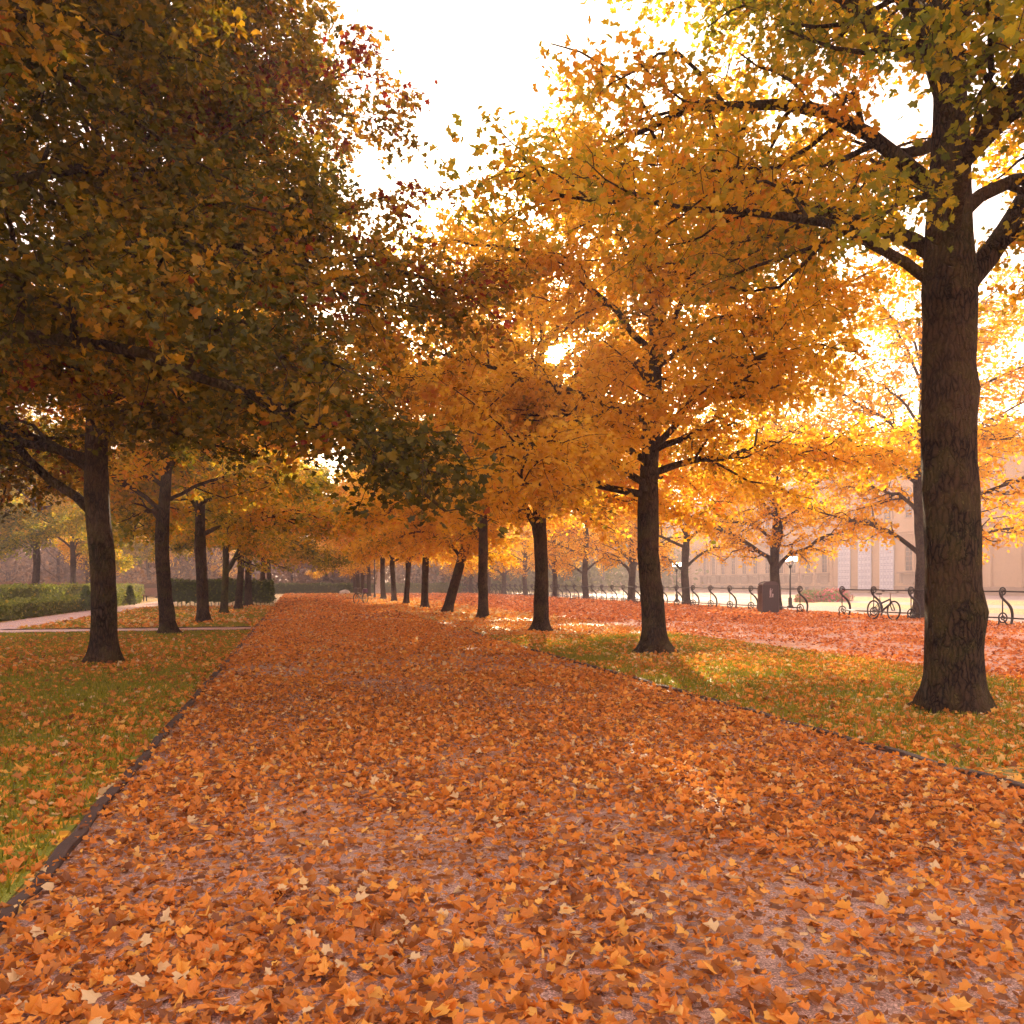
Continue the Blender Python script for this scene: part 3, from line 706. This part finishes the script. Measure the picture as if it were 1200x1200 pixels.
def bag(e):
    b = MB(); b.box((.02, 0, .80), (.30, .26, .22), top=.85); b.tube([(-.14, 0, .70), (.30, 0, .70)], .012, 5); b.obj('bag', M['purple'], e)
    b = MB(); b.box((.02, 0, .925), (.24, .2, .05), top=.7); b.obj('folded_cloth', M['white'], e)
p = atd(428, 52.5)
bicycle((p[0], p[1], .01), R_(-125), 'small distant bicycle with purple bag standing on the leafy path', 'steel', bag)

# ------------------------------------------------------------------ lamps
def park_lamp(px, d, label):
    p = atd(px, d)
    e = empty('street_lamp', (*p, 0), 0, label, 'lamp', 'pale globe lamps beyond the iron fence')
    b = MB(); b.tube([(0, 0, 0), (0, 0, .12), (0, 0, .14), (0, 0, .45), (0, 0, .5), (0, 0, .55), (0, 0, 1.0), (0, 0, 2.1)], [.16, .16, .11, .09, .11, .05, .042, .035], 12)
    b.tube([(0, 0, 2.05), (0, 0, 2.15), (0, 0, 2.25)], [.05, .09, .05], 10); b.obj('pole', M['iron'], e, True)
    for k in range(3):
        a = R_(-14 + k*120); c, s_ = cos(a)*.27, sin(a)*.27
        b = MB(); b.tube([(0, 0, 2.2), (c*.6, s_*.6, 2.22), (c, s_, 2.32), (c, s_, 2.42)], .018, 6); arm = b.obj('arm', M['iron'], e, True)
        b = MB(); z = np.linspace(-1, 1, 9); b.tube([(c, s_, 2.54+q*.13) for q in z], .13*np.sqrt(np.clip(1-z*z, .02, 1)), 14); b.obj('globe', M['glow'], arm, True)
        b = MB(); b.tube([(c, s_, 2.66), (c, s_, 2.70), (c, s_, 2.74)], [.10, .06, .01], 10); b.obj('lamp_cap', M['iron'], arm, True)
park_lamp(926, 44, 'lit lamp with pale globes standing right of the litter bin beyond the fence')
park_lamp(793, 58, 'lit lamp with pale globes beside the broad-rooted tree beyond the fence')
p = atd(439, 71)
e = empty('street_lamp', (*p, 0), 0, 'thin dark lamp post rising into the far golden leaves', 'lamp')
b = MB(); b.tube([(0, 0, 0), (0, 0, .3), (0, 0, .34), (0, 0, 3.6)], [.10, .09, .06, .045], 10); b.obj('pole', M['iron'], e, True)
b = MB(); b.tube([(0, 0, 3.6), (0, 0, 3.7), (0, 0, 3.95), (0, 0, 4.05)], [.06, .15, .20, .03], 8); b.obj('lantern', M['iron'], e, False)

# ------------------------------------------------------------------ small far things
p = atd(443.5, 98)
e = empty('garden_statue', (*p, 0), 0, 'pale stone figure on a plinth between the far trunks', 'statue')
b = MB(); b.box((0, 0, .1), (.9, .9, .22)); b.box((0, 0, .62), (.66, .66, .84)); b.box((0, 0, 1.07), (.8, .8, .10)); b.obj('plinth', M['marble'], e)
b = MB(); b.tube([(0, 0, 1.1), (0, 0, 1.5), (.03, 0, 1.9), (.0, 0, 2.2), (-.02, 0, 2.45), (0, 0, 2.55), (0, 0, 2.6), (.02, 0, 2.72), (0, 0, 2.84)], [.26, .24, .20, .19, .22, .12, .08, .12, .03], 12)
b.tube([(.18, 0, 2.42), (.30, -.05, 2.15), (.20, -.2, 2.0)], [.07, .06, .04], 7); b.tube([(-.18, 0, 2.42), (-.32, 0, 2.2), (-.30, -.05, 1.9)], [.07, .06, .04], 7); b.obj('figure', M['marble'], e, True)
b = MB(); rng = np.random.default_rng(5); p = atd(404, 96)
b.tube([(0, 0, 0), (0, 0, .1), (.02, 0, .3), (0, 0, .48), (0, 0, .55)], [.5, .62, .6, .36, .05], 10, noise=1+rng.normal(0, .06, (5, 10)))
tag(b.obj('stone_block', M['marble'], loc=(*p, 0)), 'small pale stone at the foot of the far hedge', 'stone')
p = atd(181, 60)
e = empty('park_bench', (*p, 0), R_(-20), 'reddish park bench at the end of the pink garden path', 'bench')
b = MB(); b.box((0, 0, .44), (1.6, .45, .05)); b.obj('seat', M['wood'], e)
b = MB(); b.box((0, .24, .72), (1.6, .04, .42)); b.obj('backrest', M['wood'], e)
for x in (-.7, .7):
    for yy in (-.18, .2): b = MB(); b.box((x, yy, .21), (.06, .06, .42)); b.obj('leg', M['iron'], e)

def flowerbush(px, d, s_, label, seed, pink=True):
    p = atd(px, d); rng = np.random.default_rng(seed); n = 900
    v = rng.normal(0, 1, (n, 3)); v[:, 2] = abs(v[:, 2]); v /= np.linalg.norm(v, axis=1)[:, None]
    r = s_*(.75+.3*rng.random(n)+.12*np.sin(v[:, 0]*6+v[:, 1]*5)); P = v*r[:, None]*[1.15, 1.15, .85]
    rn = np.clip(rng.normal(.35, .2, n), 0, .56); m_ = rng.random(n) < (.42 if pink else .08); rn[m_] = rng.uniform(.6, .95, m_.sum())
    e = empty('flower_bush', (*p, 0), 0, label, 'bush', 'flowering bushes before the palace')
    b = MB(); add_leaves(b, P, v, rng.normal(0, 1, (n, 3)), np.full(n, .14)*s_, rn, rng); b.obj('blossoms', M['flowers'], e, attr=True)
    b = MB(); b.tube([(0, 0, -.05), (0, 0, s_*.6)], .04, 6); b.obj('stem', M['bark'], e)
flowerbush(951, 60, .95, 'pale green rose bush, left of the red flowering ones', 1, False)
flowerbush(943, 57, .6, 'small pink flowering bush seen through the fence at left', 2)
flowerbush(972, 59, 1.0, 'largest bush with deep pink blossoms near the palace lawn', 3)
flowerbush(981, 62, .95, 'bush with red blossoms at the right end of the flower bed', 4)
flowerbush(962, 63, .7, 'low bush with few blossoms in the middle of the flower bed', 5, False)

# ------------------------------------------------------------------ palace
FX = 70.0
def fy(px):
    t = (px-600)/1000; return FX*(cos(THETA)-sin(THETA)*t)/(t*cos(THETA)+sin(THETA))
pal = empty('palace', (FX, 60, 0), 0, 'long sandstone palace wing with arched windows beyond the lawns', 'building')
def pl(nm, b, m, par=pal, sm=False): return b.obj(nm, M[m], par, sm)
Y0, Y1 = 60, 190
b = MB(); b.box((8, (Y1-Y0)/2, 7.5), (16, Y1-Y0, 15)); pl('wall', b, 'stone')
b = MB(); b.box((-.12, (Y1-Y0)/2, .45), (.24, Y1-Y0, .9)); pl('plinth', b, 'stone_dark')
b = MB(); b.box((-.25, (Y1-Y0)/2, 7.45), (.5, Y1-Y0+.6, .35)); b.box((-.15, (Y1-Y0)/2, 7.1), (.3, Y1-Y0+.4, .3)); pl('cornice', b, 'stone')
b = MB(); b.box((-.4, (Y1-Y0)/2, 15.1), (.8, Y1-Y0+1, .5)); b.box((-.2, (Y1-Y0)/2, 14.6), (.4, Y1-Y0+.6, .4)); pl('cornice', b, 'stone')
b = MB(); n_ = Y1-Y0; b.add([(-.9, -.6, 15.36), (17, -.6, 15.36), (17, n_+.6, 15.36), (-.9, n_+.6, 15.36), (8, 6, 19.5), (8, n_-6, 19.5)], [(0, 3, 5, 4), (1, 4, 5, 2), (0, 4, 1), (3, 2, 5), (3, 0, 1, 2)]); pl('roof', b, 'roof')
def archpoly(wd_, z0, z1, n=10):
    r = wd_/2; P = [(-r, z0), (r, z0)]
    for i in range(n+1): a = pi*i/n; P.append((r*cos(a), z1-r+r*sin(a)))
    return P
def arch_window(y, z0, z1, wd_=1.25):
    b = MB(); o_ = archpoly(wd_+.5, z0-.02, z1+.25); i_ = archpoly(wd_, z0, z1); n = len(o_)
    V = [(-.18, q, z) for q, z in o_]+[(-.18, q, z) for q, z in i_]+[(0.05, q, z) for q, z in o_]+[(-.02, q, z) for q, z in i_]
    F = []
    for k in range(n):
        j = (k+1) % n; F += [(k, j, j+n, k+n), (k+n, j+n, j+3*n, k+3*n), (k+2*n, j+2*n, j, k)]
    b.add(V, F); f = pl('window', b, 'stone'); f.location = (0, y, 0)
    b = MB(); b.add([(-.03, q, z) for q, z in i_], [list(range(n))]); b.obj('pane', M['pane'], f)
    b = MB(); b.box((-.05, 0, (z0+z1)/2-.1), (.05, .07, z1-z0-.3))
    for k in range(1, 5): b.box((-.052, 0, z0+(z1-z0)*k/5.6), (.045, wd_-.04, .06))
    b.obj('sash', M['stone_dark'], f)
wy = [fy(x) for x in (1092, 1066, 967, 947.5, 930.5, 916, 900, 886, 873, 860, 848, 837, 827)]
for y in wy:
    y -= Y0; arch_window(y, 2.75, 5.9)
    b = MB(); b.box((-.3, y, 2.5), (.6, 3.0, .22)); 
    for s_ in (-1.15, 1.15): b.box((-.22, y+s_, 1.85), (.44, .32, 1.1), top=1.0)
    b.box((-.1, y, 1.7), (.2, 1.7, 1.2)); pl('balcony', b, 'stone_dark')
    b = MB(); b.box((-.26, y, .5), (.06, .9, .42)); pl('basement_window', b, 'pane')
    arch_window(y, 9.0, 12.6)
for x in (1041, 1015, 991):
    y = fy(x)-Y0; w_ = 2.5
    b = MB(); b.box((-.2, y, 3.55), (.1, w_, 6.4)); d_ = pl('door', b, 'door_paint')
    b = MB()
    for k in range(9): b.box((-.27, y, .5+k*.76), (.05, w_, .09))
    for k in (-1.2, -.62, 0, .62, 1.2): b.box((-.273, y+k, 3.55), (.045, .09, 6.4))
    for k in range(8):
        for q in (-.91, -.31, .31, .91): b.box((-.26, y+q, .88+k*.76), (.03, .34, .4))
    b.obj('door_panel', M['door_trim'], d_)
    arch_window(y, 9.0, 12.6)
    b = MB(); b.box((-.35, y, .15), (.9, 3.2, .3)); b.box((-.75, y, .08), (.7, 3.6, .16)); pl('step', b, 'stone_dark')
for i in range(34):
    y = 2+i*3.85; b = MB(); b.box((-.13, y, 3.9), (.26, .55, 6.1)); b.box((-.18, y, 1.1), (.36, .75, .5)); b.box((-.18, y, 6.8), (.36, .75, .3))
    if min(abs(y-(fy(x)-Y0)) for x in (1092, 1066, 1041, 1015, 991, 967, 947.5, 930.5, 916, 900, 886, 873, 860, 848, 837, 827)) > 1.3: pl('pilaster', b, 'stone')

# ------------------------------------------------------------------ far woodland
rng = np.random.default_rng(77)
def woodland(name, x0, x1, y0, y1, n, m, hh, seed, label, leafn=260, size=.55):
    rng = np.random.default_rng(seed); b = MB(); tr_ = MB()
    for i in range(n):
        x, y = rng.uniform(x0, x1), rng.uniform(y0, y1); h = hh*rng.uniform(.75, 1.15)
        tr_.tube([(x, y, 0), (x+rng.normal(0, .3), y, h*.5), (x+rng.normal(0, .6), y, h*.9)], [.22, .15, .04], 5, cap=False)
        for k in range(7):
            a = rng.random()*6.28; z = h*rng.uniform(.2, .8); tr_.tube([(x, y, z), (x+cos(a)*1.6, y+sin(a)*1.6, z+.9), (x+cos(a)*2.8, y+sin(a)*2.8, z+2.2)], [.07, .045, .015], 3, cap=False)
        q = rng.normal(0, 1, (leafn, 3))*[1.7, 1.7, h*.24] + [x, y, h*.58]; q[:, 2] = np.abs(q[:, 2])+.2; lo_ = rng.random(leafn) < .42; q[lo_, 2] = rng.uniform(.1, h*.4, lo_.sum()); q[lo_, :2] = [x, y] + rng.normal(0, 2.4, (lo_.sum(), 2))
        add_leaves(b, q, rand_dir(rng, leafn, .4, .8), rng.normal(0, 1, (leafn, 3)), size*rng.uniform(.5, 1.2, leafn), np.clip(rng.normal(rng.uniform(.25, .75), .2, leafn), 0, 1), rng)
    o = b.obj(name, M[m], attr=True); tag(o, kind='stuff')
    t = tr_.obj('trunks', M['bark_far'], o); t['kind'] = 'stuff'; return o
woodland('far_brown_woodland', -100, 26, 122, 170, 150, 'leaf_brown', 14, 1, '', 520, .7)
woodland('far_green_woodland', 24, 60, 118, 172, 55, 'hedge_green', 12, 2, '', 520, .7)
woodland('far_brown_shrubbery', -90, -8, 90, 104, 80, 'leaf_brown', 6, 3, '', 380, .4)

# ------------------------------------------------------------------ fallen leaves and grass
def drift(rng, x, y, s_):
    g = rng.random((64, 64)); u = (x/s_) % 63; v = (y/s_) % 63; i, j = u.astype(int), v.astype(int); fu, fv = u-i, v-j
    fu = fu*fu*(3-2*fu); fv = fv*fv*(3-2*fv)
    return (g[i, j]*(1-fu)+g[i+1, j]*fu)*(1-fv) + (g[i, j+1]*(1-fu)+g[i+1, j+1]*fu)*fv
def inview(x, y, m=.06):
    d = x*sin(THETA)+y*cos(THETA); xc = x*cos(THETA)-y*sin(THETA)
    return (d > 2.0) & (np.abs(xc/np.maximum(d, .1)) < .60+m)
def fallen(name, x0, x1, y0, y1, dens, m, size, seed, lo=.25, hi=False, spread=.42, mean=.5, fade=None):
    rng = np.random.default_rng(seed); n = int((x1-x0)*(y1-y0)*dens*1.5)
    x, y = rng.uniform(x0, x1, n), rng.uniform(y0, y1, n)
    D = .5*drift(rng, x+50, y+50, 1.7)+.5*drift(rng, x+50, y+50, .55)
    keep = inview(x, y) & (rng.random(n) < np.clip(lo + (D-.40)*1.7, .04, 1)/1.5*1.3)
    if fade is not None: keep &= rng.random(n) < fade(x, y)
    if y1 < 31: keep &= ~(((np.abs(x-XR) < .11) | (np.abs(x-XL) < .09)) & (rng.random(n) < .65))
    x, y = x[keep], y[keep]; n = len(x)
    P = np.stack([x, y, .014+.02*rng.random(n)], 1); Nn = rand_dir(rng, n, 1, spread)
    b = MB(); add_leaves(b, P, Nn, rng.normal(0, 1, (n, 3)), size*rng.uniform(.55, 1.25, n), np.clip(rng.normal(mean, .29, n), 0, 1), rng, hi, .22)
    o = b.obj(name, M[m], attr=True); tag(o, kind='stuff'); print(name, n); return o
fallen('fallen_leaves', XL-.1, XR+.1, 1.5, 12, 640, 'fallen', .050, 1, .42, True)
fallen('leaf_crumbs', XL-.05, XR+.05, 1.5, 11, 700, 'fallen', .021, 21, .7, False, mean=.16)
fallen('fallen_leaves', XL-.1, XR+.1, 1.5, 12, 170, 'fallen', .042, 22, .6, False, mean=.3)
fallen('fallen_leaves', XL-.1, XR+.1, 12, 30, 340, 'fallen', .060, 2, .52)
fallen('fallen_leaves', XL, XR, 30, 60, 70, 'fallen', .11, 3, .5)
fallen('fallen_leaves', XR+.08, XR2, 3, 13, 400, 'fallen', .056, 4, .32, True, mean=.56)
fallen('fallen_leaves', XR-.2, XR2, 13, 29, 230, 'fallen', .07, 5, .34, mean=.68)
fallen('fallen_leaves', XR2-.3, XF+1.5, 9, 26, 220, 'fallen_red', .068, 6, .22)
fallen('fallen_leaves', XR2-.3, XF+1.5, 26, 50, 95, 'fallen_red', .11, 7, .45)
fallen('fallen_leaves', -10, XL-.08, 1.5, 13, 400, 'fallen', .058, 8, .25, True, mean=.45, fade=lambda x, y: np.clip(1.05-(y-8)*.09, .1, 1))
fallen('fallen_leaves', -18, XL-.08, 13, 24, 190, 'fallen', .072, 9, .4, fade=lambda x, y: np.clip(1.1-(y-13)*.08, .25, 1))
fallen('fallen_leaves', -7.5, XL-.08, 26.2, 49, 50, 'fallen', .12, 10, .3, mean=.7)
fallen('fallen_leaves', XL, XR, 60, 102, 32, 'fallen', .17, 12, .6)
fallen('fallen_leaves', XR2-.3, XF+1, 50, 100, 28, 'fallen_red', .18, 13, .7)
fallen('fallen_leaves', XR+.1, XR2, 60, 102, 30, 'fallen', .17, 14, .7, mean=.75)
fallen('fallen_leaves', XR+.1, XR2, 29, 60, 60, 'fallen', .13, 11, .6, mean=.75)

def grass(name, x0, x1, y0, y1, dens, seed, h=.055):
    rng = np.random.default_rng(seed); n = int((x1-x0)*(y1-y0)*dens); x, y = rng.uniform(x0, x1, n), rng.uniform(y0, y1, n)
    k = inview(x, y); x, y = x[k], y[k]; n = len(x); a = rng.random(n)*6.28; w_ = .006*(1+y/9); hh = h*rng.uniform(.5, 1.3, n)
    bx, by = rng.normal(0, .35, n)*hh, rng.normal(0, .35, n)*hh
    A = np.stack([x-np.cos(a)*w_, y-np.sin(a)*w_, np.zeros(n)], 1); B = np.stack([x+np.cos(a)*w_, y+np.sin(a)*w_, np.zeros(n)], 1); C = np.stack([x+bx, y+by, hh], 1)
    V = np.stack([A, B, C], 1).reshape(-1, 3); F = np.arange(3*n).reshape(-1, 3); b = MB(); b.add_np(V, F, np.clip(rng.normal(.5, .22, n), 0, 1))
    o = b.obj(name, M['grass'], attr=True); tag(o, kind='stuff'); print(name, n)
grass('grass', -9, XL-.07, 2, 14, 900, 1)
grass('grass', -16, XL-.07, 14, 24.2, 450, 2)
grass('grass', XR+.07, XR2-.1, 5, 20, 700, 3)
grass('grass', -7.4, XL-.07, 26.2, 48, 220, 4)
